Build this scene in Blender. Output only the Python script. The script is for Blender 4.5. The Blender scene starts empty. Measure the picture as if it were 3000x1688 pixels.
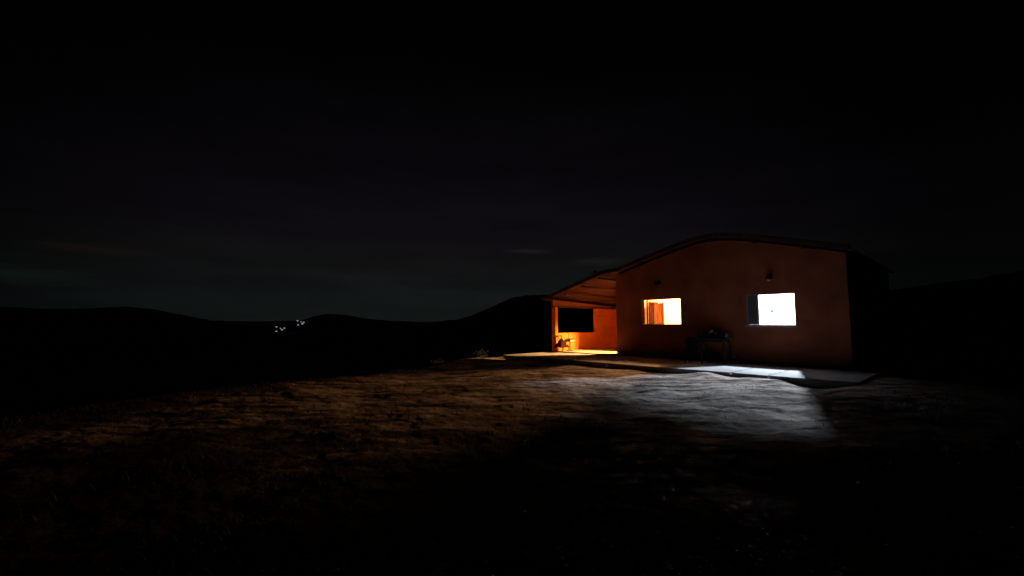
import bpy, bmesh, math, random
import numpy as np
from mathutils import Vector, Matrix

SC = bpy.context.scene
COL = SC.collection
random.seed(4)
rng = np.random.default_rng(4)

# ------------------------------------------------------------------ camera
EYE = 1.46
cam_data = bpy.data.cameras.new("camera")
cam_data.sensor_width = 36.0
cam_data.lens = 15.0
cam_data.clip_start = 0.05
cam_data.clip_end = 4000.0
cam = bpy.data.objects.new("camera", cam_data)
cam.location = (0, 0, EYE)
cam.rotation_euler = (math.radians(90 + 4.62), 0, 0)
COL.objects.link(cam)
SC.camera = cam

# ------------------------------------------------------------------ night sky
world = bpy.data.worlds.new("World")
SC.world = world
world.use_nodes = True
wn, wl = world.node_tree.nodes, world.node_tree.links
wn.clear()
w_out = wn.new("ShaderNodeOutputWorld")
w_bg = wn.new("ShaderNodeBackground")
w_bg.inputs["Strength"].default_value = 1.0
w_tc = wn.new("ShaderNodeTexCoord")
w_sep = wn.new("ShaderNodeSeparateXYZ")
wl.new(w_tc.outputs["Generated"], w_sep.inputs[0])
w_ramp = wn.new("ShaderNodeValToRGB")
w_ramp.color_ramp.interpolation = "EASE"
els = w_ramp.color_ramp.elements
stops = [(0.0, (.0050, .0074, .0070)), (0.05, (.0055, .0074, .0071)), (0.12, (.0055, .0056, .0060)), (0.22, (.0042, .0033, .0048)),
         (0.36, (.0022, .0017, .0026)), (0.55, (.0006, .0006, .0006)), (0.8, (.0002, .0002, .0002))]
els[0].position, els[0].color = stops[0][0], (*stops[0][1], 1)
els[1].position, els[1].color = stops[-1][0], (*stops[-1][1], 1)
for p, c in stops[1:-1]:
    e = els.new(p)
    e.color = (*c, 1)
wl.new(w_sep.outputs["Z"], w_ramp.inputs["Fac"])
# a distant town glow, brightest a little left of the house
w_dot = wn.new("ShaderNodeVectorMath"); w_dot.operation = "DOT_PRODUCT"
w_dot.inputs[1].default_value = (math.sin(math.radians(-6)), math.cos(math.radians(-6)), 0)
wl.new(w_tc.outputs["Generated"], w_dot.inputs[0])
w_az = wn.new("ShaderNodeMapRange"); w_az.interpolation_type = "SMOOTHSTEP"
w_az.inputs["From Min"].default_value = 0.60; w_az.inputs["From Max"].default_value = 0.98
w_az.inputs["To Min"].default_value = 0.25; w_az.inputs["To Max"].default_value = 1.0
wl.new(w_dot.outputs["Value"], w_az.inputs["Value"])
# thin streaky cloud
w_map = wn.new("ShaderNodeMapping"); w_map.inputs["Scale"].default_value = (2.2, 2.2, 13.0)
wl.new(w_tc.outputs["Generated"], w_map.inputs["Vector"])
w_noi = wn.new("ShaderNodeTexNoise"); w_noi.inputs["Scale"].default_value = 1.7; w_noi.inputs["Detail"].default_value = 6; w_noi.inputs["Roughness"].default_value = .55
wl.new(w_map.outputs[0], w_noi.inputs["Vector"])
w_cl = wn.new("ShaderNodeMapRange"); w_cl.inputs["From Min"].default_value = .35; w_cl.inputs["From Max"].default_value = .75
w_cl.inputs["To Min"].default_value = .88; w_cl.inputs["To Max"].default_value = 1.3
wl.new(w_noi.outputs[0], w_cl.inputs["Value"])
w_m = wn.new("ShaderNodeMath"); w_m.operation = "MULTIPLY"
wl.new(w_az.outputs[0], w_m.inputs[0]); wl.new(w_cl.outputs[0], w_m.inputs[1])
w_v = wn.new("ShaderNodeVectorMath"); w_v.operation = "SCALE"
wl.new(w_ramp.outputs["Color"], w_v.inputs[0]); wl.new(w_m.outputs[0], w_v.inputs["Scale"])
# three small thin clouds that catch the town glow
def cloud(az, el, wx, wz, col, prev):
    a, e = math.radians(az), math.radians(el)
    sub = wn.new("ShaderNodeVectorMath"); sub.operation = "SUBTRACT"
    sub.inputs[1].default_value = (math.sin(a) * math.cos(e), math.cos(a) * math.cos(e), math.sin(e))
    wl.new(w_tc.outputs["Generated"], sub.inputs[0])
    rot = wn.new("ShaderNodeVectorRotate"); rot.rotation_type = "Z_AXIS"; rot.inputs["Angle"].default_value = a
    wl.new(sub.outputs[0], rot.inputs["Vector"])
    sc = wn.new("ShaderNodeVectorMath"); sc.operation = "MULTIPLY"; sc.inputs[1].default_value = (1 / wx, 1, 1 / wz)
    wl.new(rot.outputs[0], sc.inputs[0])
    nz = wn.new("ShaderNodeTexNoise"); nz.inputs["Scale"].default_value = 2.0; nz.inputs["Detail"].default_value = 4
    wl.new(sc.outputs[0], nz.inputs["Vector"])
    ln = wn.new("ShaderNodeVectorMath"); ln.operation = "LENGTH"; wl.new(sc.outputs[0], ln.inputs[0])
    ad = wn.new("ShaderNodeMath"); ad.operation = "MULTIPLY_ADD"; ad.inputs[1].default_value = 1.2; wl.new(nz.outputs[0], ad.inputs[0]); wl.new(ln.outputs["Value"], ad.inputs[2])
    mr = wn.new("ShaderNodeMapRange"); mr.interpolation_type = "SMOOTHSTEP"
    mr.inputs["From Min"].default_value = .55; mr.inputs["From Max"].default_value = 1.6; mr.inputs["To Min"].default_value = 1; mr.inputs["To Max"].default_value = 0
    wl.new(ad.outputs[0], mr.inputs["Value"])
    s1 = wn.new("ShaderNodeVectorMath"); s1.operation = "SCALE"; s1.inputs[0].default_value = col; wl.new(mr.outputs[0], s1.inputs["Scale"])
    s2 = wn.new("ShaderNodeVectorMath"); s2.operation = "ADD"; wl.new(prev, s2.inputs[0]); wl.new(s1.outputs[0], s2.inputs[1])
    return s2.outputs[0]
w_col = cloud(2.3, 9.5, .075, .008, (.0075, .0050, .0040), w_v.outputs[0])
w_col = cloud(11.6, 7.9, .085, .014, (.0042, .0042, .0044), w_col)
w_col = cloud(-44, 7.0, .12, .014, (.0028, .0016, .0009), w_col)
w_col = cloud(-50, 4.2, .14, .020, (.0020, .0040, .0030), w_col)
wl.new(w_col, w_bg.inputs["Color"])
wl.new(w_bg.outputs[0], w_out.inputs["Surface"])

SC.view_settings.view_transform = "Standard"
SC.view_settings.look = "None"
SC.view_settings.exposure = 0.0
SC.view_settings.gamma = 1.0
SC.view_settings.use_curve_mapping = False
SC.render.engine = "CYCLES"
SC.cycles.use_denoising = True
SC.cycles.max_bounces = 8
SC.cycles.diffuse_bounces = 6
SC.cycles.sample_clamp_indirect = 6.0

# lamp powers (watts of a point lamp) and colours
ROOM_WHITE_W = 2500.0
ROOM_WARM_W = 1900.0
HALL_WARM_W = 3800.0
COOL = (0.74, 0.85, 1.0)
WARM = (1.0, 0.46, 0.17)
AMBER = (1.0, 0.52, 0.17)

# ------------------------------------------------------------------ frame of the house: u along the gable, n out of it
TH = math.radians(-47.8)
OX, OY = 4.27, 17.5
UX, UY = math.cos(TH), math.sin(TH)
NX, NY = math.sin(TH), -math.cos(TH)

def W(u, n, z=0.0):
    return Vector((OX + u * UX + n * NX, OY + u * UY + n * NY, z))

# ------------------------------------------------------------------ noise for geometry
def _hash(ix, iy, s):
    h = (ix.astype(np.int64) * 374761393 + iy.astype(np.int64) * 668265263 + s * 1442695041) & 0x7fffffff
    h = ((h ^ (h >> 13)) * 1274126177) & 0x7fffffff
    return ((h ^ (h >> 16)) & 0xffff) / 65535.0

def vnoise(x, y, s=0):
    ix, iy = np.floor(x), np.floor(y)
    fx, fy = x - ix, y - iy
    fx, fy = fx * fx * (3 - 2 * fx), fy * fy * (3 - 2 * fy)
    a, b = _hash(ix, iy, s), _hash(ix + 1, iy, s)
    c, d = _hash(ix, iy + 1, s), _hash(ix + 1, iy + 1, s)
    return (a + (b - a) * fx) + ((c + (d - c) * fx) - (a + (b - a) * fx)) * fy

def fbm(x, y, s=0, o=4, g=.5):
    t, a, m = 0, 1.0, 0
    for k in range(o):
        t = t + a * (vnoise(x * 2 ** k + 17.3 * k, y * 2 ** k - 9.1 * k, s + k) - .5)
        m += a
        a *= g
    return t / m * 2

def sstep(a, b, x):
    t = np.clip((x - a) / (b - a), 0, 1)
    return t * t * (3 - 2 * t)

# ------------------------------------------------------------------ materials
def new_mat(name):
    m = bpy.data.materials.new(name)
    m.use_nodes = True
    return m, m.node_tree.nodes, m.node_tree.links, m.node_tree.nodes["Principled BSDF"]

def mat(name, c, rough=.8, var=.15, scale=6.0, bump=.0, bscale=40.0, metal=0.0, c2=None, stretch=None, detail=6):
    m, n, l, b = new_mat(name)
    tc = n.new("ShaderNodeTexCoord")
    vec = tc.outputs["Object"]
    if stretch:
        mp = n.new("ShaderNodeMapping"); mp.inputs["Scale"].default_value = stretch
        l.new(vec, mp.inputs["Vector"]); vec = mp.outputs[0]
    no = n.new("ShaderNodeTexNoise"); no.inputs["Scale"].default_value = scale; no.inputs["Detail"].default_value = detail
    l.new(vec, no.inputs["Vector"])
    rp = n.new("ShaderNodeValToRGB")
    a = [max(0, x * (1 - var)) for x in c]
    d = c2 if c2 else [min(1, x * (1 + var)) for x in c]
    rp.color_ramp.elements[0].position = .3; rp.color_ramp.elements[1].position = .7
    rp.color_ramp.elements[0].color = (*a, 1); rp.color_ramp.elements[1].color = (*d, 1)
    l.new(no.outputs[0], rp.inputs["Fac"])
    l.new(rp.outputs["Color"], b.inputs["Base Color"])
    b.inputs["Roughness"].default_value = rough
    b.inputs["Metallic"].default_value = metal
    if bump:
        n2 = n.new("ShaderNodeTexNoise"); n2.inputs["Scale"].default_value = bscale; n2.inputs["Detail"].default_value = 5
        l.new(vec, n2.inputs["Vector"])
        bp = n.new("ShaderNodeBump"); bp.inputs["Strength"].default_value = bump; bp.inputs["Distance"].default_value = .02
        l.new(n2.outputs[0], bp.inputs["Height"]); l.new(bp.outputs[0], b.inputs["Normal"])
    return m

def glow(name, c, s):
    m, n, l, b = new_mat(name)
    b.inputs["Base Color"].default_value = (.8, .8, .8, 1)
    b.inputs["Emission Color"].default_value = (*c, 1)
    b.inputs["Emission Strength"].default_value = s
    return m

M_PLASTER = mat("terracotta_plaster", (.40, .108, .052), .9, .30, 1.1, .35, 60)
def foot_shade(m, z0, z1, shade_col):
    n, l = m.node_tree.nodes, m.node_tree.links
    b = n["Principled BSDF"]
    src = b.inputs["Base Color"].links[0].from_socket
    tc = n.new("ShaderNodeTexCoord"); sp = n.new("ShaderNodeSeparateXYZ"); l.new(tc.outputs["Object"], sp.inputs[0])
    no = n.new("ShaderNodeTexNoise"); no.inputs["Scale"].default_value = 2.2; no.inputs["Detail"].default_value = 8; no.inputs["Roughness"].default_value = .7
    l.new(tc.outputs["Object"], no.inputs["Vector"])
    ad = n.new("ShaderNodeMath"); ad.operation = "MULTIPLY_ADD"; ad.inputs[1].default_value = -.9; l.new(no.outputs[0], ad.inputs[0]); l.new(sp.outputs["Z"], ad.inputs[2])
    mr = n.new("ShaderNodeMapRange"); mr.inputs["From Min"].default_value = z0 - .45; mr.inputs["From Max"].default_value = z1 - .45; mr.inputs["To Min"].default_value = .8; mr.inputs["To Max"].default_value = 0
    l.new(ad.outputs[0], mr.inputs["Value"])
    mx = n.new("ShaderNodeMix"); mx.data_type = "RGBA"; l.new(mr.outputs[0], mx.inputs[0]); l.new(src, mx.inputs[6]); mx.inputs[7].default_value = (*shade_col, 1)
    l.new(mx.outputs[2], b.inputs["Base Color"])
foot_shade(M_PLASTER, .30, .62, (.13, .055, .035))  # shade at the wall's foot, painted into the plaster colour with a ragged edge
M_PORCH = mat("orange_porch_paint", (.80, .21, .012), .75, .10, 2.0, .25, 70)
M_WHITE = mat("white_room_paint", (.44, .45, .46), .85, .03, 3)
M_CREAM = mat("cream_room_paint", (.52, .47, .36), .85, .04, 3)
M_CEIL = mat("dark_board_ceiling", (.07, .05, .04), .9, .2, 3, stretch=(1, 8, 1))
M_TILE = mat("clay_roof_tile", (.085, .016, .010), .85, .35, 3.5, .4, 30)
M_OLDTILE = mat("blackened_verge_tile", (.05, .025, .018), .9, .4, 5, .4, 30)
M_BRICK = mat("bare_brick", (.30, .085, .035), .9, .2, 8, .3, 30)
M_WOOD = mat("roof_timber", (.09, .035, .018), .8, .3, 4, .3, 30, stretch=(1, 8, 8))
M_BROWN = mat("brown_varnished_wood", (.15, .045, .014), .45, .3, 5, .1, 30, stretch=(10, 10, 1))
M_DOORWOOD = mat("red_brown_door_wood", (.055, .014, .004), .7, .3, 5, .1, 30, stretch=(10, 10, 1))
M_WENGE = mat("dark_stained_wood", (.012, .004, .0018), .9, .3, 5, .1, 30, stretch=(10, 10, 1))
M_TRIM = mat("pale_pine_trim", (.50, .30, .14), .5, .2, 5, stretch=(10, 10, 1))
M_FLOOR = mat("porch_cement_floor", (.46, .36, .25), .6, .15, 3, .15, 50)
M_CONC = mat("worn_concrete", (.36, .355, .35), .85, .18, 1.3, .5, 45)
M_ALU = mat("grey_window_metal", (.30, .31, .33), .45, .08, 8, metal=.6)
M_PANEL = mat("dark_window_panel", (.13, .135, .16), .5, .2, 8)
M_DARK = mat("black_plastic", (.015, .015, .016), .85, .2, 8)
M_TABLE = mat("dark_weathered_wood", (.022, .015, .011), .8, .3, 5, .2, 30, stretch=(1, 8, 8))
M_IRON = mat("dark_iron", (.03, .028, .028), .5, .2, 9, metal=.5)
M_CLOTH = mat("dark_red_cloth", (.07, .008, .005), .95, .25, 9, .6, 60)
M_BARK = mat("bark", (.07, .05, .035), .95, .3, 9, .5, 40)
M_LEAF = mat("leaf", (.05, .075, .028), .7, .4, 3)
M_SHRUB = mat("dull_shrub_leaf", (.02, .022, .012), .8, .4, 5)
M_GRASS = mat("dry_grass", (.13, .095, .045), .9, .45, 1.2)
M_HILL = mat("hill_scrub", (.035, .04, .02), 1.0, .4, .05)
M_PALE = mat("pale_enamel", (.72, .70, .66), .4, .05, 9)
M_GREYGLASS = mat("dusty_globe", (.22, .20, .19), .7, .1, 9)
M_LAMPHEAD = glow("street_lamp_light", (.86, .95, 1.0), .26)
M_BULB_C = glow("cool_bulb", COOL, 30)
M_BULB_W = glow("warm_bulb", WARM, 20)

def soil_material():
    m, n, l, b = new_mat("bare_yard_soil")
    tc = n.new("ShaderNodeTexCoord")
    n1 = n.new("ShaderNodeTexNoise"); n1.inputs["Scale"].default_value = .8; n1.inputs["Detail"].default_value = 9; n1.inputs["Roughness"].default_value = .62
    n2 = n.new("ShaderNodeTexNoise"); n2.inputs["Scale"].default_value = 7; n2.inputs["Detail"].default_value = 8; n2.inputs["Roughness"].default_value = .7
    for k in (n1, n2):
        l.new(tc.outputs["Object"], k.inputs["Vector"])
    r1 = n.new("ShaderNodeValToRGB")
    e = r1.color_ramp.elements
    e[0].position, e[0].color = .40, (.28, .22, .17, 1)
    e[1].position, e[1].color = .62, (.74, .67, .62, 1)
    k = e.new(.50); k.color = (.56, .48, .41, 1)
    l.new(n1.outputs[0], r1.inputs["Fac"])
    r2 = n.new("ShaderNodeValToRGB")
    r2.color_ramp.elements[0].position, r2.color_ramp.elements[0].color = .30, (.42, .42, .41, 1)
    r2.color_ramp.elements[1].position, r2.color_ramp.elements[1].color = .62, (1.12, 1.12, 1.12, 1)
    l.new(n2.outputs[0], r2.inputs["Fac"])
    mx = n.new("ShaderNodeMix"); mx.data_type = "RGBA"; mx.blend_type = "MULTIPLY"; mx.inputs[0].default_value = 1
    l.new(r1.outputs["Color"], mx.inputs[6]); l.new(r2.outputs["Color"], mx.inputs[7])
    mp = n.new("ShaderNodeMapping"); mp.inputs["Rotation"].default_value = (0, 0, math.radians(14)); mp.inputs["Scale"].default_value = (.55, 2.6, 1)
    l.new(tc.outputs["Object"], mp.inputs["Vector"])
    n5 = n.new("ShaderNodeTexNoise"); n5.inputs["Scale"].default_value = 1.25; n5.inputs["Detail"].default_value = 7; n5.inputs["Roughness"].default_value = .62; n5.inputs["Distortion"].default_value = .5
    l.new(mp.outputs[0], n5.inputs["Vector"])
    r5 = n.new("ShaderNodeValToRGB")
    r5.color_ramp.elements[0].position, r5.color_ramp.elements[0].color = .40, (.12, .11, .10, 1)
    r5.color_ramp.elements[1].position, r5.color_ramp.elements[1].color = .58, (1.25, 1.25, 1.28, 1)
    k5 = r5.color_ramp.elements.new(.48); k5.color = (.72, .69, .67, 1)
    l.new(n5.outputs[0], r5.inputs["Fac"])
    m5 = n.new("ShaderNodeMix"); m5.data_type = "RGBA"; m5.blend_type = "MULTIPLY"; m5.inputs[0].default_value = 1
    l.new(mx.outputs[2], m5.inputs[6]); l.new(r5.outputs["Color"], m5.inputs[7])
    mx = m5
    at = n.new("ShaderNodeAttribute"); at.attribute_name = "turf"
    mt = n.new("ShaderNodeMix"); mt.data_type = "RGBA"; mt.blend_type = "MIX"
    r4 = n.new("ShaderNodeValToRGB")
    r4.color_ramp.elements[0].color = (.022, .020, .010, 1); r4.color_ramp.elements[1].color = (.075, .055, .03, 1)
    l.new(n2.outputs[0], r4.inputs["Fac"])
    l.new(at.outputs["Fac"], mt.inputs[0]); l.new(mx.outputs[2], mt.inputs[6]); l.new(r4.outputs["Color"], mt.inputs[7])
    l.new(mt.outputs[2], b.inputs["Base Color"])
    b.inputs["Roughness"].default_value = 1.0
    b.inputs["Specular IOR Level"].default_value = .15
    bp = n.new("ShaderNodeBump"); bp.inputs["Strength"].default_value = .6; bp.inputs["Distance"].default_value = .03
    n3 = n.new("ShaderNodeTexNoise"); n3.inputs["Scale"].default_value = 22; n3.inputs["Detail"].default_value = 6
    l.new(tc.outputs["Object"], n3.inputs["Vector"])
    l.new(n3.outputs[0], bp.inputs["Height"]); l.new(bp.outputs[0], b.inputs["Normal"])
    return m
M_SOIL = soil_material()

# ------------------------------------------------------------------ mesh helpers
def link(name, me, mats, parent=None, smooth=False):
    o = bpy.data.objects.new(name, me)
    for m in (mats if isinstance(mats, (list, tuple)) else [mats]):
        me.materials.append(m)
    if smooth:
        me.polygons.foreach_set("use_smooth", [True] * len(me.polygons))
    COL.objects.link(o)
    if parent:
        o.parent = parent
    return o

def obj(name, bm, mats, parent=None, smooth=False, bevel=0.0):
    if bevel:
        bmesh.ops.bevel(bm, geom=[e for e in bm.edges if e.is_manifold and e.calc_face_angle(0) > .5], offset=bevel, segments=2, affect="EDGES", profile=.6)
    me = bpy.data.meshes.new(name)
    bmesh.ops.recalc_face_normals(bm, faces=bm.faces)
    bm.to_mesh(me)
    bm.free()
    return link(name, me, mats, parent, smooth)

def thing(name, label, cat, loc=(0, 0, 0), rz=0.0, group=None):
    o = bpy.data.objects.new(name, None)
    o.empty_display_size = .2
    COL.objects.link(o)
    o.location = loc
    o.rotation_euler = (0, 0, rz)
    return tag(o, label, cat, group)

def tag(o, label=None, cat=None, group=None, kind=None):
    for k, v in (("label", label), ("category", cat), ("group", group), ("kind", kind)):
        if v:
            o[k] = v
    return o

def hb(bm, u0, u1, n0, n1, z0, z1, mi=0, ztop=None):
    """box in house coordinates (local x = u, local y = -n); ztop(u, n) gives a sloping top"""
    P = []
    for (u, n) in ((u0, n0), (u1, n0), (u1, n1), (u0, n1)):
        P.append((bm.verts.new((u, -n, z0)), bm.verts.new((u, -n, ztop(u, n) if ztop else z1))))
    fs = [bm.faces.new([p[0] for p in P][::-1]), bm.faces.new([p[1] for p in P])]
    for k in range(4):
        a, b = P[k], P[(k + 1) % 4]
        fs.append(bm.faces.new((a[0], b[0], b[1], a[1])))
    for f in fs:
        f.material_index = mi
    return bm

def box(bm, c, s, rot=None):
    r = bmesh.ops.create_cube(bm, size=1.0)
    M = Matrix.Translation(c) @ (rot.to_4x4() if rot else Matrix.Identity(4)) @ Matrix.Diagonal((*s, 1))
    bmesh.ops.transform(bm, matrix=M, verts=r["verts"])
    return r["verts"]

def tube(bm, pts, rad, seg=8):
    """tapered tube through points"""
    pts = [Vector(p) for p in pts]
    rads = rad if isinstance(rad, (list, tuple)) else [rad] * len(pts)
    rings = []
    for i, p in enumerate(pts):
        d = (pts[min(i + 1, len(pts) - 1)] - pts[max(i - 1, 0)]).normalized()
        a = d.orthogonal().normalized() if abs(d.z) < .95 else Vector((1, 0, 0))
        a = (a - d * a.dot(d)).normalized()
        b = d.cross(a)
        rings.append([bm.verts.new(p + (a * math.cos(t) + b * math.sin(t)) * rads[i]) for t in [2 * math.pi * k / seg for k in range(seg)]])
    for i in range(len(rings) - 1):
        for k in range(seg):
            bm.faces.new((rings[i][k], rings[i][(k + 1) % seg], rings[i + 1][(k + 1) % seg], rings[i + 1][k]))
    bm.faces.new(rings[0][::-1]); bm.faces.new(rings[-1])
    return bm

def lathe(bm, prof, c=(0, 0, 0), seg=20):
    rings = []
    for r, z in prof:
        rings.append([bm.verts.new((c[0] + r * math.cos(2 * math.pi * k / seg), c[1] + r * math.sin(2 * math.pi * k / seg), c[2] + z)) for k in range(seg)])
    for i in range(len(rings) - 1):
        for k in range(seg):
            bm.faces.new((rings[i][k], rings[i][(k + 1) % seg], rings[i + 1][(k + 1) % seg], rings[i + 1][k]))
    bm.faces.new(rings[0][::-1]); bm.faces.new(rings[-1])
    return bm

def wall_grid(us, zs, holes, n0, n1, ztop=None, back_mat=0):
    """wall in the u-z plane between n0 (front) and n1 (back), open where holes(uc, zc) is true"""
    bm = bmesh.new()
    nu, nz = len(us) - 1, len(zs) - 1
    solid = [[not holes((us[i] + us[i + 1]) / 2, (zs[j] + zs[j + 1]) / 2) for j in range(nz)] for i in range(nu)]
    V = {}
    def v(i, j, s):
        if (i, j, s) not in V:
            z = zs[j] if (j < nz or ztop is None) else ztop(us[i])
            V[(i, j, s)] = bm.verts.new((us[i], -(n0 if s == 0 else n1), z))
        return V[(i, j, s)]
    S = lambda i, j: 0 <= i < nu and 0 <= j < nz and solid[i][j]
    for i in range(nu):
        for j in range(nz):
            if not solid[i][j]:
                continue
            bm.faces.new((v(i, j, 0), v(i + 1, j, 0), v(i + 1, j + 1, 0), v(i, j + 1, 0)))
            f = bm.faces.new((v(i, j, 1), v(i, j + 1, 1), v(i + 1, j + 1, 1), v(i + 1, j, 1)))
            f.material_index = back_mat if zs[j] < 2.9 else 0
            if not S(i - 1, j): bm.faces.new((v(i, j, 0), v(i, j + 1, 0), v(i, j + 1, 1), v(i, j, 1)))
            if not S(i + 1, j): bm.faces.new((v(i + 1, j, 0), v(i + 1, j, 1), v(i + 1, j + 1, 1), v(i + 1, j + 1, 0)))
            if not S(i, j - 1): bm.faces.new((v(i, j, 0), v(i, j, 1), v(i + 1, j, 1), v(i + 1, j, 0)))
            if not S(i, j + 1): bm.faces.new((v(i, j + 1, 0), v(i + 1, j + 1, 0), v(i + 1, j + 1, 1), v(i, j + 1, 1)))
    return bm

# ------------------------------------------------------------------ the ground
A0 = np.array([-1.81, 16.38]); B0 = np.array([-6.55, 8.75])
ed = (B0 - A0) / np.linalg.norm(B0 - A0)
en = np.array([ed[1], -ed[0]])              # points out of the yard, to the left
if en @ (np.array([-12, 14]) - A0) < 0:
    en = -en

HILL_L = [(-75, 1.2), (-50.2, 1.32), (-47.2, 1.15), (-45, 1.29), (-42.1, 1.52), (-40, 1.29), (-36.9, .6), (-35.1, .22), (-32.5, .12),
          (-29.2, .12), (-26.3, .22), (-24.5, .83), (-23.3, 1.05), (-21.4, .93), (-18.5, .45), (-15.6, .2), (-11, .02), (-5, -.1), (75, -.1)]
HILL_R = [(-75, -1), (-16, -1), (-12, -.05), (-9.5, .07), (-7.7, .26), (-6.2, .7), (-4.57, 1.23), (-3.4, 1.75), (-2.29, 2.28), (-.46, 3.06), (.5, 3.33), (1.4, 3.47), (3.2, 3.6),
          (6.4, 3.55), (13, 2.9), (25, 2.6), (38.7, 3.0), (41.4, 3.2), (44, 3.53), (46.3, 3.77), (50.4, 4.24), (75, 4.6)]

def ground_z(x, y):
    r = np.hypot(x, y)
    az = np.degrees(np.arctan2(x, y))
    u = (x - OX) * UX + (y - OY) * UY
    n = (x - OX) * NX + (y - OY) * NY
    s = (x - A0[0]) * en[0] + (y - A0[1]) * en[1] + .5 * fbm(x * .45, y * .45, 31, 3)
    back = sstep(1.0, 10.0, -n - 9) * 2.5
    drop = sstep(-.3, 3.0, s) * .9 + sstep(2.0, 26.0, s) * 4.0 + back
    near = 1 - sstep(40, 90, r)
    big = fbm(x * .42, y * .42, 3, 3) * .10
    mid = fbm(x * 1.3, y * 1.3, 11, 4, .6) * .044
    fine = fbm(x * 6.5, y * 6.5, 21, 3, .6) * .016
    z = (big + mid + fine) * near
    # quieter next to the slab, and heaped up against its edge in two places
    k = sstep(3.1, 4.6, n)
    inside = 1 - sstep(3.3, 3.6, n)
    z = z * (.45 + .55 * k)
    heap = np.exp(-((u - 4.95) / .48) ** 2 - ((n - 3.2) / .5) ** 2) * .15 + np.exp(-((u - 6.25) / .5) ** 2 - ((n - 3.2) / .42) ** 2) * .095 + np.exp(-((u - 6.75) / .25) ** 2 - ((n - 3.3) / .5) ** 2) * .08
    heap = heap + .155 * sstep(7.5, 8.3, u) * (1 - sstep(4.2, 6.5, n)) * sstep(-2, 0, n) * (1 - sstep(9.5, 13, u))
    z = z + heap * (1 - inside * .3)
    z = z - drop
    # far land: valley, then two ridges
    far = sstep(60, 130, r)
    valley = -9.0 * sstep(45, 150, r)
    lr = np.interp(az, *zip(*HILL_L)) ; rr = np.interp(az, *zip(*HILL_R))
    R1, R2 = 620.0, 260.0
    h1 = EYE + R1 * np.tan(np.radians(lr)) ; h2 = EYE + R2 * np.tan(np.radians(rr))
    g1 = sstep(150, R1, r) * (1 - .35 * sstep(R1, 1500, r)); g2 = sstep(90, R2, r) * (1 - sstep(R2, 520, r))
    b = valley
    b = b + (h1 - valley) * g1
    b2 = valley + (h2 - valley) * g2
    b = np.maximum(b, b2)
    rough = (fbm(x * .02, y * .02, 41, 4) * 1.6 + fbm(x * .16, y * .16, 47, 3) * 2.2) * far * (1 - .0 * r) * sstep(130, 200, r) * .35
    return z * (1 - far) + b * far * 1.0 - drop * 0 + rough + (valley * (1 - far))

def turf_amount(x, y):
    """trodden bare soil in front of the house, turf further out"""
    u = (x - OX) * UX + (y - OY) * UY
    q = y + 2.2 * fbm(x * .33, y * .33, 55, 4) + .9 * fbm(x * 1.7, y * 1.7, 57, 3)
    side = sstep(8.2, 9.6, u + .8 * fbm(x * .8, y * .8, 58, 3))
    left = 1 - sstep(-7.6, -4.9, x + 1.6 * fbm(x * .4, y * .4, 59, 3))  # left turf also paints the warm light's fade into the soil colour
    return np.maximum(np.maximum(1 - sstep(3.9, 6.4, q), side), left)

def polar_ground():
    az = np.concatenate([np.arange(-180, -56, 4.0), np.arange(-56, 56.01, .16), np.arange(60, 180, 4.0)])
    rs = [0.25]
    while rs[-1] < 1500:
        r = rs[-1]
        q = .02 if r < 2.2 else (.0065 if r < 24 else (.02 if r < 80 else .035))
        rs.append(r * (1 + q))
    rs = np.array(rs)
    Rg, Ag = np.meshgrid(rs, np.radians(az), indexing="ij")
    X, Y = Rg * np.sin(Ag), Rg * np.cos(Ag)
    Z = ground_z(X, Y)
    nr, na = X.shape
    co = np.stack([X, Y, Z], -1).reshape(-1, 3)
    i = np.arange(nr - 1)[:, None]; j = np.arange(na)[None, :]
    j2 = (j + 1) % na
    F = np.stack([i * na + j, i * na + j2, (i + 1) * na + j2, (i + 1) * na + j], -1).reshape(-1, 4)
    # close the middle
    c = len(co)
    co = np.vstack([co, [[0, 0, float(ground_z(np.array([0.01]), np.array([0.01]))[0])]]])
    T = np.array([[c, (k + 1) % na, k] for k in range(na)])
    me = bpy.data.meshes.new("ground")
    me.vertices.add(len(co)); me.vertices.foreach_set("co", co.ravel())
    nl = F.size + T.size
    me.loops.add(nl)
    me.loops.foreach_set("vertex_index", np.concatenate([F[:, ::-1].ravel(), T[:, ::-1].ravel()]))
    npoly = len(F) + len(T)
    me.polygons.add(npoly)
    st = np.concatenate([np.arange(len(F)) * 4, len(F) * 4 + np.arange(len(T)) * 3])
    me.polygons.foreach_set("loop_start", st)
    # the far scrub takes the hill material
    fr = np.repeat(rs[:-1], na)
    mi = np.concatenate([(fr > 60).astype(np.int32), np.zeros(len(T), np.int32)])
    me.polygons.foreach_set("material_index", mi)
    me.polygons.foreach_set("use_smooth", np.ones(npoly, bool))
    me.update(calc_edges=True); me.validate()
    at = me.attributes.new("turf", "FLOAT", "POINT")
    at.data.foreach_set("value", turf_amount(co[:, 0], co[:, 1]).astype(np.float32))
    # faces should look up
    if me.polygons[len(F) // 2].normal.z < 0:
        me.flip_normals()
    return tag(link("ground", me, [M_SOIL, M_HILL]), kind="structure")

polar_ground()

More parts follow.
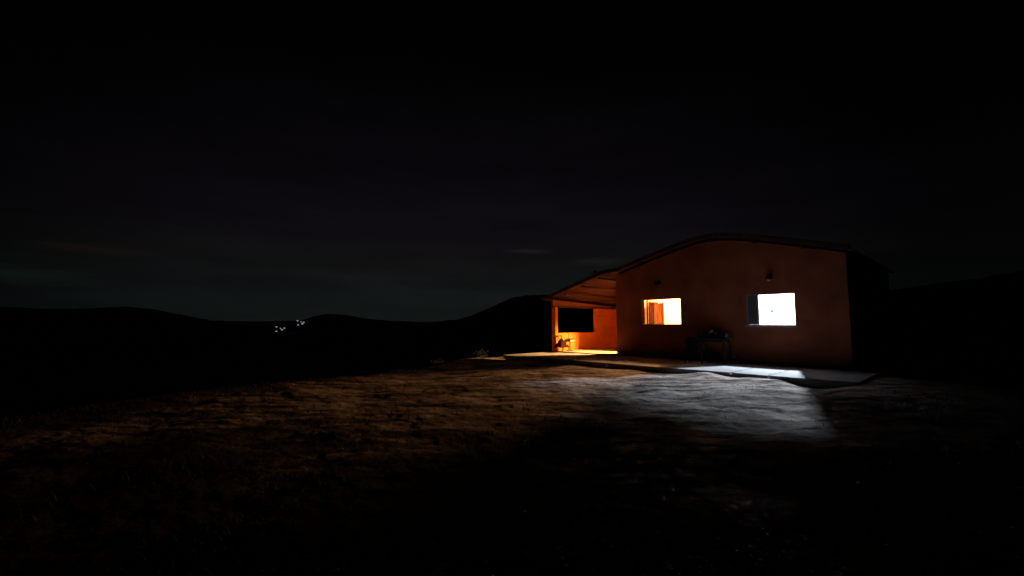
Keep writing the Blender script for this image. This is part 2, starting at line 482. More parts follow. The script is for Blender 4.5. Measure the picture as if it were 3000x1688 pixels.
# ------------------------------------------------------------------ concrete apron in front of the house
def pavement():
    bm = bmesh.new()
    joints = [-3.15, -1.7, .0, 1.75, 3.6, 5.53, 6.42, 8.2]
    front = lambda u: 3.42 - .045 * (u + 3.15) + .03 * math.sin(u * 2.1) + (.05 if u > 6.6 else 0)
    for a, b in zip(joints[:-1], joints[1:]):
        g = .022
        n0 = .645 if b <= .01 else .012
        k = 10
        top = []
        ua, ub = a + g, b - g
        fr = []
        for i in range(k + 1):
            u = ua + (ub - ua) * i / k
            fr.append((u, front(u) + random.uniform(-.02, .02)))
        dz = random.uniform(-.008, .008)
        P = [(ua, n0), (ub, n0)] + fr[::-1]
        if b > .01 and a < 0.0:
            pass
        vt = [bm.verts.new((u, -n, .15 + dz)) for u, n in P]
        vb = [bm.verts.new((u, -n, -.35)) for u, n in P]
        bm.faces.new(vt); bm.faces.new(vb[::-1])
        for i in range(len(P)):
            j = (i + 1) % len(P)
            bm.faces.new((vt[i], vb[i], vb[j], vt[j]))
    # filler down in the joints
    for a in joints[1:-1]:
        hb(bm, a - .0215, a + .0215, .66, 3.0, -.3, .10)
    o = obj("pavement", bm, M_CONC, None, bevel=.008)
    o.location = (OX, OY, 0); o.rotation_euler = (0, 0, TH)
    return tag(o, kind="structure")
pavement()

# ------------------------------------------------------------------ the house
RIDGE_U, RIDGE_Z, SLOPE = 3.9, 4.37, .292
def roof_under(u, n=0.0):
    z = RIDGE_Z - SLOPE * (math.sqrt((u - RIDGE_U) ** 2 + .8) - .65)
    sag = .045 * (.9 - n) * min(1, max(0, -u / 3.1))
    return z - sag

house = thing("house", "terracotta house with a low tiled gable roof, two lit windows and an open porch", "house", (OX, OY, 0), TH)
W1 = (1.17, 2.75, 1.375, 2.36)
W2 = (4.94, 6.32, 1.365, 2.37)

def inwin(u, z):
    return any(w[0] < u < w[1] and w[2] < z < w[3] for w in (W1, W2))

us = sorted(set([0, W1[0], W1[1], W2[0], W2[1], .6, 2.0, 3.3, 3.7, 3.9, 4.1, 4.5, 5.6, 7.0, 7.6] + [.94, 4.16]))
bm = wall_grid(us, [-.3, .2, W1[2], W1[3], 2.95, 3.0], lambda u, z: W1[0] < u < W1[1] and W1[2] < z < W1[3] or W2[0] < u < W2[1] and W1[2] < z < W1[3],
               0.0, -.15, ztop=lambda u: roof_under(u) - .03, back_mat=1)
# rooms behind: cream to the left of the partition, white to the right
for f in bm.faces:
    if f.material_index == 1:
        f.material_index = 1 if f.calc_center_median().x < 4.16 else 2
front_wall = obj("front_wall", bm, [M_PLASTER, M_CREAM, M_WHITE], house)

# side wall towards the porch, with the doorway that lets the light out
DOOR = (-.20, -1.09)
bm = bmesh.new()
zt = lambda u, n: roof_under(u, n) - .03
hb(bm, 0, .15, -.152, DOOR[0], -.3, 0, 0, zt)
hb(bm, 0, .15, DOOR[0], DOOR[1], 2.28, 0, 0, zt)
hb(bm, 0, .15, DOOR[1], -8.0, -.3, 0, 0, zt)
obj("side_wall", bm, M_PORCH, house)
bm = bmesh.new()
hb(bm, 7.45, 7.6, -.152, -8.0, -.3, 0, 0, zt)
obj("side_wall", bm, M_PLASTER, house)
bm = bmesh.new()
hb(bm, .152, 7.448, -7.85, -8.0, -.3, 2.9)
hb(bm, .152, RIDGE_U, -7.85, -8.0, 2.9, 0, 0, zt)
hb(bm, RIDGE_U, 7.448, -7.85, -8.0, 2.9, 0, 0, zt)
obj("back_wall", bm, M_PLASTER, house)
bm = bmesh.new(); hb(bm, .152, 7.448, -.152, -7.848, -.3, .2); obj("floor", bm, M_FLOOR, house)
bm = bmesh.new(); hb(bm, .152, 7.448, -.152, -5.0, 2.95, 3.03); obj("ceiling", bm, M_CEIL, house)

# hall behind the porch door, and the partition with its inner doorway
bm = bmesh.new()
hb(bm, .88, 1.0, -.152, -.70, .2, 2.949)
hb(bm, .88, 1.0, -.70, -1.52, 2.28, 2.949)
hb(bm, .88, 1.0, -1.52, -4.6, .2, 2.949)
obj("partition_wall", bm, M_CREAM, house)
bm = bmesh.new(); hb(bm, .152, .878, -3.9, -4.0, .2, 2.949); hb(bm, 1.002, 4.098, -4.6, -4.72, .2, 2.949); obj("partition_wall", bm, M_CREAM, house)
bm = bmesh.new(); hb(bm, 4.1, 4.16, -.152, -4.6, .2, 2.949, 0); hb(bm, 4.162, 4.22, -.152, -4.6, .2, 2.949, 1); obj("partition_wall", bm, [M_CREAM, M_WHITE], house)
bm = bmesh.new(); hb(bm, 4.222, 7.448, -3.2, -3.3, .2, 2.949); hb(bm, 7.43, 7.448, -.154, -3.198, .2, 2.948); obj("partition_wall", bm, M_WHITE, house)

# inner door frame and the leaf that stands half open
bm = bmesh.new()
hb(bm, .86, 1.02, -.66, -.70, .2, 2.28); hb(bm, .86, 1.02, -1.48, -1.519, .2, 2.28); hb(bm, .86, 1.02, -.66, -1.52, 2.281, 2.33)
obj("door_frame", bm, M_DOORWOOD, house)
bm = bmesh.new()
a = Vector((1.03, 1.50, 0)); b = Vector((1.57, .93, 0))
mid = (a + b) / 2; d = b - a
rz = math.atan2(d.y, d.x)
box(bm, (mid.x, mid.y, 1.23), (d.length, .035, 2.04), Matrix.Rotation(rz, 3, "Z"))
for sx in (-.2, .2):
    for zc, hh in ((.75, .8), (1.75, .75)):
        box(bm, (mid.x + sx * math.cos(rz) + .019 * math.sin(rz), mid.y + sx * math.sin(rz) - .019 * math.cos(rz), zc), (.26, .012, hh), Matrix.Rotation(rz, 3, "Z"))
door = obj("door", bm, M_DOORWOOD, house, bevel=.004)
door["label"] = "brown inner door standing half open"
bm = bmesh.new()
p = a + d * .9
tube(bm, [(p.x, p.y, 1.25), (p.x + .05 * math.sin(rz), p.y - .05 * math.cos(rz), 1.25), (p.x + .05 * math.sin(rz) - .10 * math.cos(rz), p.y - .05 * math.cos(rz) - .1 * math.sin(rz), 1.25)], .011)
obj("handle", bm, M_IRON, door)
bm = bmesh.new()
e0 = b + d.normalized() * .022
box(bm, (e0.x, e0.y, 1.23), (.03, .045, 2.06), Matrix.Rotation(rz, 3, "Z"))
obj("edge_strip", bm, M_TRIM, door)

# porch door frame
bm = bmesh.new()
hb(bm, -.02, .17, DOOR[0], DOOR[0] - .03, .2, 2.241); hb(bm, -.02, .17, DOOR[1] + .03, DOOR[1], .2, 2.241); hb(bm, -.02, .17, DOOR[0], DOOR[1], 2.242, 2.279)
obj("door_frame", bm, M_BROWN, house)

# porch: floor, outer half wall with its wide opening, post, beam
bm = bmesh.new(); hb(bm, -2.95, -.002, .63, -4.45, -.4, .2); obj("porch_floor", bm, M_FLOOR, house, bevel=.01)
bm = bmesh.new()
hb(bm, -2.95, -2.8, .44, -2.38, .2, .985)
hb(bm, -2.95, -2.8, -2.38, -4.3, .2, 2.14)
obj("porch_wall", bm, M_PORCH, house)
bm = bmesh.new(); hb(bm, -2.798, -.002, -4.15, -4.3, .2, 0, 0, lambda u, n: roof_under(u, n) - .08); obj("porch_wall", bm, M_PORCH, house)
bm = bmesh.new(); hb(bm, -3.02, -2.795, .60, .442, .2, 2.14); obj("porch_post", bm, M_PORCH, house, bevel=.008)
bm = bmesh.new(); hb(bm, -2.96, -2.79, .78, -4.3, 2.142, 2.215); obj("porch_beam", bm, M_WOOD, house)
bm = bmesh.new()
cols = []
for k in range(251):
    n = .76 - 5.06 * k / 250
    zt_ = roof_under(-2.87, n) - .13 + .05 * abs(math.sin(n / .42 * 2 * math.pi)) ** .7
    cols.append([bm.verts.new((u, -n, z)) for u, z in ((-2.94, 2.216), (-2.805, 2.216), (-2.805, zt_), (-2.94, zt_))])
for k in range(250):
    for q in range(4):
        bm.faces.new((cols[k][q], cols[k + 1][q], cols[k + 1][(q + 1) % 4], cols[k][(q + 1) % 4]))
bm.faces.new(cols[0][::-1]); bm.faces.new(cols[-1])
obj("porch_header", bm, M_BRICK, house)
# a hook with a loop of wire high on the porch wall
bm = bmesh.new(); tube(bm, [(-2.795, 2.55, 1.80), (-2.74, 2.55, 1.80), (-2.74, 2.55, 1.76)], .008); tube(bm, [(-2.76, 2.5, 1.79), (-2.76, 2.9, 1.77), (-2.77, 3.3, 1.79)], .007); obj("wall_hook", bm, M_IRON, house)

# roof: undulating clay tile over both slopes, with timbers below
def roof_front(u):
    """the roof reaches further out over the porch than over the gable"""
    return .82 - .50 * min(1, max(0, (u + .1) / .5))

def roof():
    uu = np.concatenate([np.linspace(-3.42, 3.2, 34), np.linspace(3.35, 4.45, 12), np.linspace(4.6, 7.75, 20)])
    uu = np.sort(np.concatenate([uu, np.linspace(-.1, .4, 9)]))
    Ug, Tg = np.meshgrid(uu, np.linspace(0, 1, 560), indexing="ij")
    Fg = np.vectorize(roof_front)(Ug)
    Ng = Fg + (-8.4 - Fg) * Tg
    base = np.vectorize(roof_under)(Ug, Ng)
    wave = .034 * np.sin(Ng / .21 * 2 * np.pi) + .012 * fbm(Ug * 3, Ng * 5, 7, 2)
    step = ((Ug * 2.6) % 1.0) * .018 * np.sign(3.9 - Ug)
    top = base + .10 + wave + step
    bot = top - .022
    nu, nv = Ug.shape
    co = np.concatenate([np.stack([Ug, -Ng, top], -1).reshape(-1, 3), np.stack([Ug, -Ng, bot], -1).reshape(-1, 3)])
    N = nu * nv
    F = []
    for i in range(nu - 1):
        for j in range(nv - 1):
            a, b, c, d = i * nv + j, (i + 1) * nv + j, (i + 1) * nv + j + 1, i * nv + j + 1
            F.append((a, d, c, b)); F.append((a + N, b + N, c + N, d + N))
    for j in range(nv - 1):
        for i in (0, nu - 1):
            a, b = i * nv + j, i * nv + j + 1
            F.append((a, a + N, b + N, b) if i else (a, b, b + N, a + N))
    for i in range(nu - 1):
        for j in (0, nv - 1):
            a, b = i * nv + j, (i + 1) * nv + j
            F.append((a, b, b + N, a + N) if j == 0 else (a, a + N, b + N, b))
    me = bpy.data.meshes.new("roof")
    me.from_pydata(co.tolist(), [], F)
    r = link("roof", me, M_TILE, house, True)
    # verge course and ridge caps
    bm = bmesh.new()
    for k in range(len(uu) - 1):
        u0, u1 = uu[k], uu[k + 1]
        if u1 - u0 < .005: continue
        pts = []
        for u in (u0, u1):
            z = roof_under(u, .8); q_ = roof_front(u) - .82
            pts.append([bm.verts.new((u, -n - q_, z + h)) for n, h in ((.84, .02), (.86, .16), (.72, .19), (.72, .15))])
        for q in range(4):
            bm.faces.new((pts[0][q], pts[1][q], pts[1][(q + 1) % 4], pts[0][(q + 1) % 4]))
        if k == 0: bm.faces.new(pts[0][::-1])
        if k == len(uu) - 2: bm.faces.new(pts[1])
    obj("verge", bm, M_OLDTILE, r)
    bm = bmesh.new()
    for k in range(24):
        n = -.35 - .39 * k
        tube(bm, [(RIDGE_U, -n, RIDGE_Z + .16), (RIDGE_U, -n + .40, RIDGE_Z + .155)], [.10, .085], 10)
    obj("ridge_cap", bm, M_TILE, r, True)
    for u in (-2.1, -1.2, -.3, 1.2, 2.5, 3.9, 5.3, 6.6):
        bm = bmesh.new()
        hb(bm, u - .035, u + .035, .74, -8.2, roof_under(u) - .09 - .05 * max(0, min(1, -u / 3)), roof_under(u) + .0 - .05 * max(0, min(1, -u / 3)))
        if u > 0:
            bm.free(); bm = bmesh.new(); hb(bm, u - .035, u + .035, .26, .012, roof_under(u) - .09, roof_under(u) + .02)
        obj("purlin", bm, M_WOOD, r)
    return r
roof()

# windows
def window(w, panel):
    u0, u1, z0, z1 = w
    t = .035
    bm = bmesh.new()
    n0, n1 = -.045, -.125
    hb(bm, u0, u0 + t, n0, n1, z0, z1); hb(bm, u1 - t, u1, n0, n1, z0, z1)
    hb(bm, u0 + t, u1 - t, n0, n1, z1 - t, z1); hb(bm, u0 + t, u1 - t, n0, n1, z0, z0 + t * .7)
    fr = obj("window", bm, M_ALU if panel else M_TRIM, house)
    bm = bmesh.new()
    hb(bm, u0 - .05, u1 + .05, .035, -.002, z0 - .055, z0 - .003)
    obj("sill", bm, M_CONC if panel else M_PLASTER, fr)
    return fr
win_w = window(W1, False); win_w["label"] = "warm lit window showing a doorway and a half open door"
win_c = window(W2, True); win_c["label"] = "cold white lit window with a dark panel at its left"
# the dark panels slid to the left in the white window, and their bright edge stile
bm = bmesh.new()
hb(bm, 4.976, 5.24, -.065, -.085, 1.391, 2.334)
for k in range(15):
    z = 1.44 + k * .058
    hb(bm, 5.04, 5.2, -.052, -.064, z, z + .03)
p = obj("sliding_panel", bm, M_PANEL, win_c)
bm = bmesh.new(); hb(bm, 5.242, 5.30, -.05, -.12, 1.391, 2.334); obj("panel_stile", bm, M_ALU, win_c, bevel=.004)
# narrow slid sash in the warm window
bm = bmesh.new()
hb(bm, 1.21, 1.245, -.07, -.11, 1.41, 2.32); hb(bm, 1.36, 1.395, -.07, -.11, 1.41, 2.32)
obj("sash", bm, M_TRIM, win_w)
bm = bmesh.new(); hb(bm, 4.70, 4.79, -3.196, -3.17, 1.85, 1.94); obj("light_switch", bm, M_DARK, house, bevel=.006)

# a wardrobe in the hall, seen through the inner doorway
wd = thing("wardrobe", "brown wooden wardrobe seen through the doorway inside the warm lit window", "wardrobe", tuple(W(.30, -2.9, .2)), TH)
bm = bmesh.new(); box(bm, (0, 0, 1.02), (.26, 1.5, 2.04)); obj("carcass", bm, M_WENGE, wd, bevel=.006)
for s in (-.5, 0, .5):
    bm = bmesh.new(); box(bm, (.142, s, 1.04), (.02, .47, 1.92)); dd = obj("wardrobe_door", bm, M_WENGE, wd, bevel=.004)
    bm = bmesh.new(); tube(bm, [(.155, s + .19, 1.0), (.18, s + .19, 1.0), (.18, s + .19, 1.15), (.155, s + .19, 1.15)], .007); obj("handle", bm, M_PALE, dd)
for s in (-.25, .25):
    bm = bmesh.new(); box(bm, (.146, s, 1.04), (.03, .028, 1.96)); obj("trim_strip", bm, M_TRIM, wd)

# ------------------------------------------------------------------ lamps
def ceiling_lamp(u, n, z, label, power, colour, bulb_mat, ceil=2.948, radius=.05):
    t = thing("ceiling_lamp", label, "ceiling lamp", tuple(W(u, n, ceil)), TH, "bulbs hanging inside the house")
    bm = bmesh.new(); lathe(bm, [(.05, 0), (.05, -.02), (.022, -.03), (.022, -.045)], (0, 0, 0), 14); obj("lamp_holder", bm, M_PALE, t)
    bm = bmesh.new(); bmesh.ops.create_uvsphere(bm, u_segments=12, v_segments=8, radius=.02, matrix=Matrix.Translation((0, 0, -.06))); obj("bulb", bm, bulb_mat, t, True)
    ld = bpy.data.lights.new("lamp_light", "POINT")
    ld.energy = power; ld.color = colour; ld.shadow_soft_size = radius
    lo = bpy.data.objects.new("lamp_light", ld); COL.objects.link(lo)
    lo.parent = t; lo.location = (0, 0, z - ceil)
    return t
ceiling_lamp(5.88, -1.50, 2.75, "bare cool white bulb on the ceiling of the right hand room", ROOM_WHITE_W, COOL, M_BULB_C)
ceiling_lamp(2.0, -2.8, 2.70, "bare warm bulb on the ceiling of the room with the half open door", ROOM_WARM_W, WARM, M_BULB_W, radius=.20)
hall = ceiling_lamp(.55, -1.1, 2.39, "bare amber bulb in the hall behind the porch", HALL_WARM_W, AMBER, M_BULB_W)

# unseen half shade, added to block the hall bulb's light from the inner doorway
bm = bmesh.new()
ring = []
for k in range(25):
    a_ = math.radians(180 + 27 + 70) + math.radians(220) * k / 24
    ring.append([bm.verts.new((.13 * math.cos(a_), .13 * math.sin(a_), z)) for z in (-.42, -1.0)])
cap = bm.verts.new((0, 0, -.42))
for k in range(24):
    bm.faces.new((ring[k][0], ring[k + 1][0], ring[k + 1][1], ring[k][1]))
    bm.faces.new((cap, ring[k + 1][0], ring[k][0]))
bmesh.ops.solidify(bm, geom=bm.faces[:], thickness=.004)
obj("lamp_shade", bm, M_IRON, hall)
bm = bmesh.new(); tube(bm, [(0, 0, -.04), (0, 0, -.425)], .006); obj("cord", bm, M_IRON, hall)

def wall_lamp(u, z, label, bulb):
    t = thing("wall_lamp", label, "wall lamp", tuple(W(u, .002, z)), TH, "unlit lamps over the windows")
    bm = bmesh.new(); box(bm, (0, -.012, 0), (.12, .024, .12)); obj("mounting_plate", bm, M_IRON, t, bevel=.004)
    bm = bmesh.new(); tube(bm, [(0, -.02, .0), (0, -.12, .03), (0, -.17, .0)], .012); obj("arm", bm, M_IRON, t, True)
    bm = bmesh.new(); lathe(bm, [(.03, .03), (.05, .02), (.12, -.07), (.115, -.07), (.045, .01), (.03, .015)], (0, -.17, 0), 18); obj("lamp_shade", bm, M_IRON, t, True)
    bm = bmesh.new(); bmesh.ops.create_uvsphere(bm, u_segments=14, v_segments=10, radius=.05, matrix=Matrix.Translation((0, -.17, -.085))); obj("bulb", bm, bulb, t, True)
    return t
wall_lamp(1.93, 2.97, "unlit dark wall lamp above the warm window", M_DARK)
wall_lamp(5.68, 2.88, "unlit wall lamp with a pale globe above the cold white window", M_GREYGLASS)

# ------------------------------------------------------------------ porch furniture
ch = thing("porch_chair", "low chair with a dark red cloth over its seat by the porch half wall", "chair", tuple(W(-2.45, .55, .2)), TH)
# local: x = u (back of the chair towards the wall at -x), y = -n
for lx in (-.17, .17):
    for ly in (-.19, .19):
        bm = bmesh.new()
        tube(bm, [(lx * 1.08, ly * 1.08, .0), (lx, ly, .26)], [.014, .017]); obj("leg", bm, M_TABLE, ch)
bm = bmesh.new(); box(bm, (0, 0, .275), (.40, .44, .03)); obj("seat", bm, M_TABLE, ch, bevel=.008)
bm = bmesh.new()
tube(bm, [(-.19, -.19, .28), (-.23, -.19, .68)], .022); tube(bm, [(-.19, .19, .28), (-.23, .19, .68)], .022)
tube(bm, [(-.23, -.19, .67), (-.23, .19, .67)], .024); tube(bm, [(-.215, -.19, .54), (-.215, .19, .54)], .012)
obj("backrest", bm, M_TABLE, ch)

def cloth():
    bm = bmesh.new()
    nu, nv = 22, 26
    g = {}
    for i in range(nu):
        for j in range(nv):
            x = -.23 + .46 * i / (nu - 1); y = -.31 + .62 * j / (nv - 1)
            q = max(abs(x) / .23, abs(y) / .31)
            z = .34 + .24 * math.exp(-(x / .17) ** 2 - ((y + .02) / .15) ** 2) - .14 * max(0, q - .45) / .55 * (1 + .25 * math.sin(13 * (x - y) / .2)) + .012 * math.sin(40 * y + 25 * x)
            g[i, j] = bm.verts.new((x, y, z))
    for i in range(nu - 1):
        for j in range(nv - 1):
            bm.faces.new((g[i, j], g[i + 1, j], g[i + 1, j + 1], g[i, j + 1]))
    bmesh.ops.solidify(bm, geom=bm.faces[:], thickness=.008)
    o = obj("cloth", bm, M_CLOTH, None, True)
    o.location = W(-2.44, .60, .2 - .02); o.rotation_euler = (0, 0, TH)
    return tag(o, "dark red cloth heaped over the low chair on the porch", "cloth")
cloth()

st = thing("pedestal_table", "narrow table on one central post beside the chair on the porch", "table", tuple(W(-2.5, -.03, .2)), TH)
bm = bmesh.new(); box(bm, (0, 0, .52), (.34, .44, .025)); obj("tabletop", bm, M_TABLE, st, bevel=.006)
bm = bmesh.new(); box(bm, (0, 0, .445), (.28, .34, .10)); dr = obj("drawer_box", bm, M_BROWN, st, bevel=.005)
bm = bmesh.new(); box(bm, (.146, 0, .445), (.014, .30, .075)); bx_ = obj("drawer_front", bm, M_TRIM, dr)
bm = bmesh.new(); tube(bm, [(0, .0, .03), (0, .0, .395)], .03, 12); obj("pedestal", bm, M_TABLE, st)
bm = bmesh.new(); box(bm, (0, 0, .015), (.28, .06, .03)); box(bm, (0, .12, .0151), (.06, .18, .03)); box(bm, (0, -.12, .0151), (.06, .18, .03)); obj("base", bm, M_TABLE, st)
cs = thing("candlestick", "thin dark candlestick standing on the narrow porch table", "candlestick", tuple(W(-2.5, .05, .2 + .5325)), TH)
bm = bmesh.new(); lathe(bm, [(.05, 0), (.045, .012), (.012, .03), (.010, .17), (.026, .18), (.026, .19)], (0, 0, 0), 14); obj("stem", bm, M_IRON, cs, True)
bm = bmesh.new(); lathe(bm, [(.011, .19), (.010, .27), (.003, .28)], (0, 0, 0), 10); obj("candle", bm, M_BROWN, cs, True)

# ------------------------------------------------------------------ things along the gable wall
tb = thing("wooden_table", "dark wooden table against the house wall between the two lit windows", "table", tuple(W(3.95, .55, .15)), TH)
bm = bmesh.new()
for k in range(5):
    box(bm, (0, -.24 + .12 * k, .785), (1.30, .113, .03))
obj("tabletop", bm, M_TABLE, tb, bevel=.004)
for lx in (-.56, .56):
    for ly in (-.24, .24):
        bm = bmesh.new(); box(bm, (lx, ly, .385), (.06, .06, .77)); obj("leg", bm, M_TABLE, tb, bevel=.004)
bm = bmesh.new(); box(bm, (0, -.24, .72), (1.06, .025, .09)); box(bm, (0, .24, .72), (1.06, .025, .09)); obj("apron_rail", bm, M_TABLE, tb)
TOPZ = .15 + .80
cr = thing("crate", "dark slatted crate standing in the middle of the wooden table", "crate", tuple(W(3.86, .55, TOPZ)), TH)
for zz in (.03, .11, .19):
    bm = bmesh.new()
    box(bm, (0, -.16, zz + .02), (.36, .014, .055)); box(bm, (0, .16, zz + .02), (.36, .014, .055)); box(bm, (-.175, 0, zz + .0201), (.014, .306, .055)); box(bm, (.175, 0, zz + .0201), (.014, .306, .055))
    obj("slat_course", bm, M_TABLE, cr)
bm = bmesh.new(); box(bm, (0, 0, .008), (.33, .30, .016)); obj("bottom_board", bm, M_TABLE, cr)
for sx in (-.155, .155):
    for sy in (-.14, .14):
        bm = bmesh.new(); box(bm, (sx, sy, .13), (.025, .025, .25)); obj("corner_post", bm, M_TABLE, cr)
def sack():
    bm = bmesh.new()
    bmesh.ops.create_uvsphere(bm, u_segments=24, v_segments=14, radius=1.0)
    for v in bm.verts:
        x, y, z = v.co
        k = 1 + .06 * math.sin(5 * x + 3 * y) + .05 * math.sin(9 * y - 4 * z)
        sx = math.copysign(abs(x) ** .6, x); sy = math.copysign(abs(y) ** .6, y); sz = math.copysign(abs(z) ** .7, z)
        v.co = Vector((sx * .23 * k, sy * .18 * k, max(.0, (sz + .92) * .092 * k)))
    o = obj("sack", bm, M_DARK, None, True)
    o.location = W(4.30, .52, TOPZ + .001); o.rotation_euler = (0, 0, TH)
    return tag(o, "dark limp sack lying on the right end of the wooden table", "sack")
sack()
pc = thing("plastic_chair", "black plastic armchair pushed up to the wooden table by the house wall", "chair", tuple(W(3.74, 1.02, .15)), TH)
# local -y looks out from the wall; the back is on that side
bm = bmesh.new()
for i in range(1):
    g = {}
    for a_ in range(13):
        for b_ in range(9):
            x = -.25 + .5 * a_ / 12; h = b_ / 8
            y = -.22 - .10 * h + .22 * (x / .25) ** 2 * .35
            g[a_, b_] = bm.verts.new((x * (1 - .12 * h ** 2), y, .42 + .42 * h - .05 * (x / .25) ** 2 * h))
    for a_ in range(12):
        for b_ in range(8):
            if b_ in (3, 4, 5) and a_ in (2, 4, 7, 9):
                continue
            bm.faces.new((g[a_, b_], g[a_ + 1, b_], g[a_ + 1, b_ + 1], g[a_, b_ + 1]))
bmesh.ops.solidify(bm, geom=bm.faces[:], thickness=.012)
obj("backrest", bm, M_DARK, pc, True)
bm = bmesh.new(); box(bm, (0, .0, .42), (.48, .46, .022)); obj("seat", bm, M_DARK, pc, bevel=.01)
for sx in (-1, 1):
    for sy in (-1, 1):
        bm = bmesh.new(); tube(bm, [(sx * .27, sy * .25, 0), (sx * .22, sy * .20, .41)], [.022, .032]); obj("leg", bm, M_DARK, pc)
    bm = bmesh.new(); tube(bm, [(sx * .23, -.24, .66), (sx * .27, -.05, .65), (sx * .27, .14, .62), (sx * .25, .2, .42)], .022); obj("armrest", bm, M_DARK, pc, True)
bk = thing("bucket", "dark bucket on the slab under the wooden table", "bucket", tuple(W(3.98, .42, .15)), TH)
bm = bmesh.new(); lathe(bm, [(.11, 0), (.15, .30), (.156, .30), (.156, .315), (.14, .315), (.105, .02)], (0, 0, 0), 20); obj("pail", bm, M_DARK, bk, True)
bm = bmesh.new(); tube(bm, [(-.15, 0, .30), (-.13, 0, .18), (0, -.155, .12), (.13, 0, .18), (.15, 0, .30)], .006); obj("handle", bm, M_IRON, bk, True)
tp = thing("garden_tap", "small pale water tap low on the house wall right of the wooden table", "tap", tuple(W(4.53, .002, .33)), TH)
bm = bmesh.new(); tube(bm, [(0, 0, 0), (0, -.09, 0), (0, -.12, -.05)], .018, 10); obj("spout", bm, M_PALE, tp, True)
bm = bmesh.new(); box(bm, (0, -.06, .045), (.08, .018, .014)); tube(bm, [(0, -.06, .01), (0, -.06, .04)], .008); obj("handle", bm, M_PALE, tp)

# ------------------------------------------------------------------ aerial on the porch side of the roof
rx = -1.55
an = thing("television_aerial", "small television aerial on a short mast on the roof over the porch", "aerial", tuple(W(rx, -.7, roof_under(rx, -.7) + .09)), TH)
bm = bmesh.new(); tube(bm, [(0, 0, 0), (0, 0, .78)], .014); obj("mast", bm, M_IRON, an)
bm = bmesh.new(); tube(bm, [(-.25, .05, .66), (.33, -.06, .66)], .012)
for k in range(5):
    x = -.22 + .13 * k; l_ = .20 - .02 * k
    tube(bm, [(x, .05 - .025 * k - l_, .665), (x, .05 - .025 * k + l_, .665)], .007, 6)
obj("element_array", bm, M_IRON, an)
bm = bmesh.new(); box(bm, (0, 0, .74), (.11, .09, .10)); obj("amplifier_box", bm, M_IRON, an, bevel=.01)

# ------------------------------------------------------------------ village lamps across the valley
def gz(x, y):
    return float(ground_z(np.array([x]), np.array([y]))[0])
LAMPS = [((-28.69, -.52), .50, "upper left"), ((-28.67, -1.02), .48, "lowest"), ((-28.27, -.68), .40, "dimmer middle"), ((-28.10, -.86), .56, "lower right"), ((-27.87, -.66), .52, "rightmost"),
         ((-26.50, .20), .52, "upper left"), ((-26.44, -.28), .50, "lower left"), ((-26.13, .07), .42, "middle"), ((-25.98, -.16), .58, "lower right"), ((-25.84, .02), .54, "rightmost")]
lamp0 = None
for k, ((az, el), size, where) in enumerate(LAMPS):
    R = 240.0
    a_ = math.radians(az)
    zl = EYE + R * math.tan(math.radians(el))
    x, y = R * math.sin(a_), R * math.cos(a_)
    g0 = gz(x, y)
    H_ = zl - g0
    grp = "lamps of the left village cluster" if k < 5 else "lamps of the right village cluster"
    lab = f"tiny white street lamp across the valley, {where} of the {'left and lower' if k < 5 else 'right and higher'} cluster"
    t = thing("street_lamp", lab, "street lamp", (x, y, g0), 0, grp)
    bm = bmesh.new(); tube(bm, [(0, 0, -.5), (0, 0, H_ + .1)], [.12, .07], 8); obj("pole", bm, M_IRON, t)
    bm = bmesh.new(); tube(bm, [(0, 0, H_ + .1), (.25, -.35, H_ + .35), (.0, -.9, H_ + .3)], .05, 6); obj("arm", bm, M_IRON, t)
    bm = bmesh.new()
    bmesh.ops.create_uvsphere(bm, u_segments=12, v_segments=8, radius=1.0, matrix=Matrix.Translation((0, -1.0, H_)) @ Matrix.Diagonal((size * 1.0, size * .8, size * .5, 1)))
    obj("lamp_head", bm, M_LAMPHEAD, t, True)

# ------------------------------------------------------------------ plants
def leaf_mesh(name, pts, size, mat_, parent=None, flat=.35):
    n = len(pts)
    a = rng.uniform(0, 2 * np.pi, n); tilt = rng.uniform(-1.1, 1.1, n); s = size * rng.uniform(.6, 1.4, n)
    d = np.stack([np.cos(a) * np.cos(tilt), np.sin(a) * np.cos(tilt), np.sin(tilt)], -1)
    q = rng.normal(size=(n, 3)); e = np.cross(d, q); e /= np.linalg.norm(e, axis=1)[:, None] + 1e-9
    p = np.asarray(pts)
    v = np.stack([p - d * s[:, None] * .5, p + e * s[:, None] * flat * .5, p + d * s[:, None] * .5, p - e * s[:, None] * flat * .5], 1).reshape(-1, 3)
    f = np.arange(4 * n).reshape(-1, 4)
    me = bpy.data.meshes.new(name)
    me.from_pydata(v.tolist(), [], f.tolist())
    return link(name, me, mat_, parent)

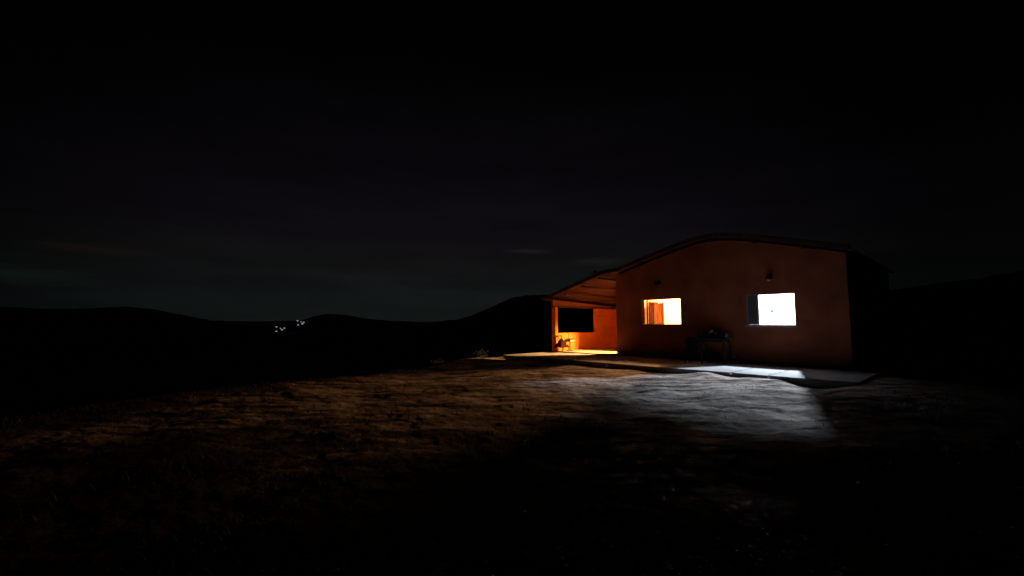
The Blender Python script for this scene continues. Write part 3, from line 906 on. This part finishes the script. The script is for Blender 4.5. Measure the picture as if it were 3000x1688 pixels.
def shrub(u, n, h, r, label, seed):
    g = np.random.default_rng(seed)
    p = W(u, n)
    t = thing("shrub", label, "shrub", (p.x, p.y, gz(p.x, p.y) - .02), 0, "low shrubs at the end of the slab")
    bm = bmesh.new(); pts = []
    for k in range(9):
        a = g.uniform(0, 6.28); q = g.uniform(.3, 1) * r
        tip = np.array([math.cos(a) * q, math.sin(a) * q, h * g.uniform(.5, 1)])
        tube(bm, [(0, 0, 0), tuple(tip * [.4, .4, .55]), tuple(tip)], [.014, .01, .004], 5)
        for f in (.45, .7, .9, 1):
            pts.append(tip * f + g.normal(0, .075, (26, 3)))
    obj("stem", bm, M_BARK, t)
    leaf_mesh("foliage", np.abs(np.concatenate(pts) * [1, 1, 1] - [0, 0, 0]) * np.array([1, 1, 1]) * np.sign(np.concatenate(pts) * [1, 1, 0] + [0, 0, 1]), .075, M_SHRUB, t, .5)
shrub(-3.9, 3.9, .22, .26, "small dark leafy shrub right at the left corner of the slab", 2)
shrub(-4.7, 5.5, .26, .32, "lowest dusty shrub on the yard edge left of the slab", 6)

# dry grass over the yard, thicker towards the camera
def grass():
    N = 90000
    u = rng.uniform(-4, 13, N); n = rng.uniform(3.6, 17, N)
    x = OX + u * UX + n * NX; y = OY + u * UY + n * NY
    dens = .04 + .9 * turf_amount(x, y)
    clump = sstep(-.05, .35, fbm(x * 1.1, y * 1.1, 71, 3))
    s = (x - A0[0]) * en[0] + (y - A0[1]) * en[1]
    edge = np.exp(-((s + .3) / .7) ** 2) * .5
    keep = rng.uniform(0, 1, N) < np.clip(dens * clump + edge, 0, 1)
    keep &= np.hypot(x, y) > 1.6
    x, y = x[keep], y[keep]; n = n[keep]; k = len(x)
    z = ground_z(x, y) - .005
    h = rng.uniform(.015, .055, k) * (1 + .9 * sstep(7, 11, n)); a = rng.uniform(0, 2 * np.pi, k); lean = rng.uniform(.3, 1.8, k) * h
    w = rng.uniform(.003, .007, k)
    p = np.stack([x, y, z], -1)
    side = np.stack([-np.sin(a), np.cos(a), 0 * a], -1) * w[:, None]
    mid = p + np.stack([np.cos(a) * lean * .35, np.sin(a) * lean * .35, h * .6], -1)
    tip = p + np.stack([np.cos(a) * lean, np.sin(a) * lean, h], -1)
    v = np.stack([p - side, p + side, mid + side * .7, mid - side * .7, tip], 1).reshape(-1, 3)
    b = (np.arange(k) * 5)[:, None]
    q = np.concatenate([b + [0, 1, 2, 3]], 1); t3 = b + [3, 2, 4]
    me = bpy.data.meshes.new("grass")
    me.from_pydata(v.tolist(), [], q.tolist() + t3.tolist())
    tag(link("grass", me, M_GRASS), "short dry grass over the yard", "grass", kind="stuff")
grass()
